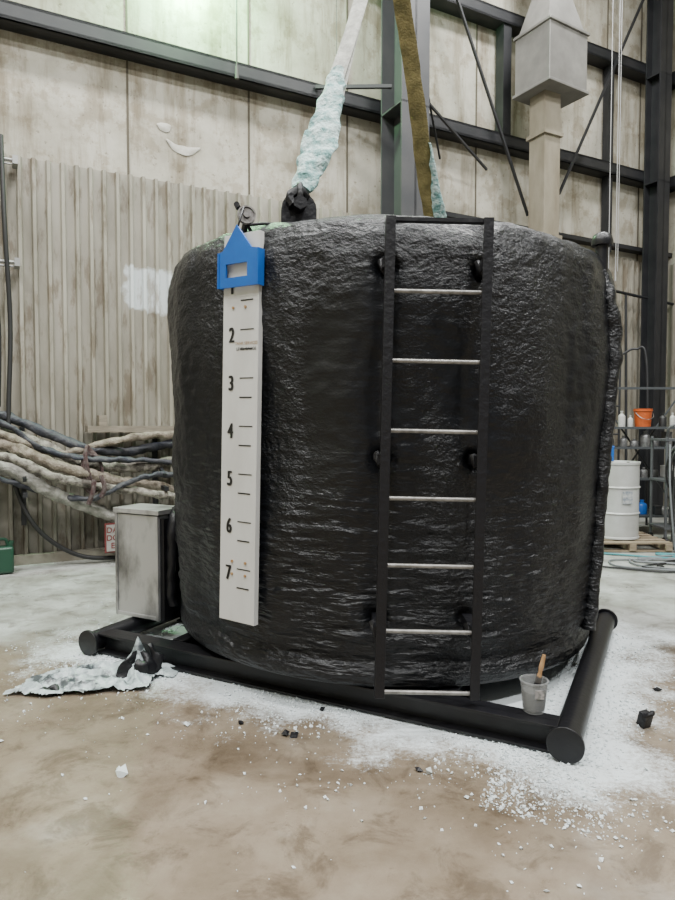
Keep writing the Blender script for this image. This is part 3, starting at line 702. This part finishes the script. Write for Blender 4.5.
def bucket(name,x,y,z,r,h,m_):
    e=empty(name,(x,y,z)); bm=bmesh.new(); lathe(bm,[(.001,0),(r*.85,0),(r*.97,h*.85),(r*1.06,h*.86),(r*1.06,h*.92),(r,h*.93),(r*1.03,h),(r*.97,h),(r*.82,.02),(.001,.02)],(x,y,z),seg=30); finish(bm,'pail',m_,e)
    bm=bmesh.new(); tube(bm,[(x-r,y,z+h*.9),(x-r*.8,y-r*.9,z+h*.55),(x,y-r*1.15,z+h*.4),(x+r*.8,y-r*.9,z+h*.55),(x+r,y,z+h*.9)],.006,seg=6,n=6); finish(bm,'bail_handle',mst,e)
bucket('orange_bucket',4.95,10.55,1.74,.14,.29,mor)
ct=empty('hose_cart',(5.2,9.6,0)); bm=bmesh.new()
for x in (4.82,5.42):
    for y in (9.5,9.95): cyl(bm,(x,y,.12),(x,y,1.6),.022,seg=10)
for z in (.25,.95,1.55): box(bm,(5.12,9.72,z),(.66,.5,.03))
tube(bm,[(4.82,9.5,1.6),(4.82,9.4,1.75),(5.12,9.38,1.8),(5.42,9.4,1.75),(5.42,9.5,1.6)],.02,seg=8,n=5)
finish(bm,'frame',M('cart_grey',(.08,.085,.09),rough=.5),ct)
bm=bmesh.new()
for x in (4.82,5.42):
    for y in (9.5,9.95): cyl(bm,(x-.02,y,.06),(x+.02,y,.06),.06,seg=18)
finish(bm,'wheels',mblk,ct)
bm=bmesh.new()
for q in range(11):
    rr_=.25+.04*math.sin(q*2.1); c=Vector((4.95+.03*math.sin(q),9.34-.012*q,1.10+.03*math.cos(q*3)))
    tube(bm,[c+Vector((math.cos(a)*rr_*.75,.02*math.sin(3*a+q),math.sin(a)*rr_*1.4)) for a in [k*math.pi/6 for k in range(13)]],.013,seg=6,n=4)
tube(bm,[(4.78,9.2,1.0),(4.74,9.15,.5),(4.72,9.1,.1),(4.70,8.9,.02),(4.8,8.7,.02)],.016,seg=8,n=8)
finish(bm,'coiled_hose',mblk,ct)
bm=bmesh.new()
lathe(bm,[(.001,0),(.09,0),(.09,.2),(.06,.27),(.03,.3),(.001,.3)],(5.14,9.7,1.567),seg=20)
finish(bm,'jug',mwp,ct)
bm=bmesh.new(); lathe(bm,[(.001,0),(.13,0),(.13,.5),(.1,.58),(.04,.62),(.001,.62)],(5.12,9.72,.267),seg=24)
finish(bm,'cylinder_tank',mcan,ct)
mcy=M('cyan_hose',(.05,.22,.24),rough=.5); mgy=M('grey_cord',(.16,.17,.18),rough=.5)
def cord(name,pts,r,m_):
    bm=bmesh.new(); tube(bm,[(x,y,r+.004+ .002*(i%3)) for i,(x,y) in enumerate(pts)],r,seg=8,n=8); finish(bm,name,m_)
def loopy(x0,y0,n,sx,sy,sd_):
    random.seed(sd_); a=random.random()*6; out=[]
    for i in range(n):
        a+=random.uniform(.4,1.1); out.append((x0+math.cos(a)*sx*random.uniform(.5,1),y0+math.sin(a)*sy*random.uniform(.5,1)))
    return out
cord('floor_hose',loopy(4.15,8.2,16,.75,.45,3),.012,mgy); cord('floor_hose',loopy(4.5,8.0,18,.8,.4,5),.012,mblk); cord('floor_hose',loopy(4.6,8.35,14,.8,.35,8),.014,mgy)
cord('floor_hose',[(3.4,8.9),(3.8,8.75),(4.3,8.5),(4.5,8.6),(4.35,8.8),(4.9,8.7),(5.5,9.0)],.014,mcy)
cord('floor_hose',[(2.9,8.2),(3.4,7.95),(3.9,7.7),(4.4,7.75),(5.2,7.5)],.012,mblk)
bm=bmesh.new(); tube(bm,[(4.68,8.95,.03),(4.62,8.93,.5),(4.60,8.97,1.0),(4.66,9.1,1.5)],.013,seg=8); finish(bm,'air_line',mgy)
rl=empty('pipe_handrail',W(11.3,0,.9)); bm=bmesh.new()
cyl(bm,W(10.3,4.45,.3),W(TCORN,4.3,.3),.03,seg=10); cyl(bm,W(11.2,0,.4),W(11.2,4.4,.3),.025,seg=10)
finish(bm,'pipes',msteel,rl)
bm=bmesh.new()
for x in (4.62,5.02): cyl(bm,(x,11.6,0),(x,11.6,3.0),.02,seg=8)
for z in (.6,1.1,1.6,2.1,2.6,3.0): cyl(bm,(4.62,11.6,z),(5.02,11.6,z),.015,seg=8)
tube(bm,[(5.02,11.6,3.0),(5.25,11.5,3.1),(5.4,11.4,2.8),(5.45,11.4,0)],.02,seg=8)
finish(bm,'rolling_step_ladder',msteel)

# ---------------------------------------------------------------- lights
def area(t,off,z,sx,sy,p,c=(1,1,.99)):
    l=bpy.data.lights.new('high_bay_light','AREA'); l.shape='RECTANGLE'; l.size=sx; l.size_y=sy; l.energy=p; l.color=c
    o=bpy.data.objects.new('high_bay_light',l); o.location=W(t,z,off); o.rotation_euler=(0,0,WA); COL.objects.link(o)
    return o
for t in (-3.5,2,7.5,):
    for off in (3,8,13): area(t,off,HZ-.4,1.6,.8,730)
l=bpy.data.lights.new('mercury_wall_lamp','POINT'); l.energy=850; l.color=(.42,1,.48); l.shadow_soft_size=.15
o=bpy.data.objects.new('mercury_wall_lamp',l); o.location=W(2.45,8.05,.4); COL.objects.link(o)
w=bpy.data.worlds.new('World'); S.world=w; w.use_nodes=True; bg=w.node_tree.nodes['Background']; bg.inputs[0].default_value=(.93,.97,1,1); bg.inputs[1].default_value=.26

# ---------------------------------------------------------------- camera
cam=bpy.data.cameras.new('camera'); cam.sensor_fit='VERTICAL'; cam.sensor_height=24; cam.lens=24*650/900
co=bpy.data.objects.new('camera',cam); co.location=(0,0,1.8); co.rotation_euler=(rad(90-2.38),0,0); COL.objects.link(co); S.camera=co
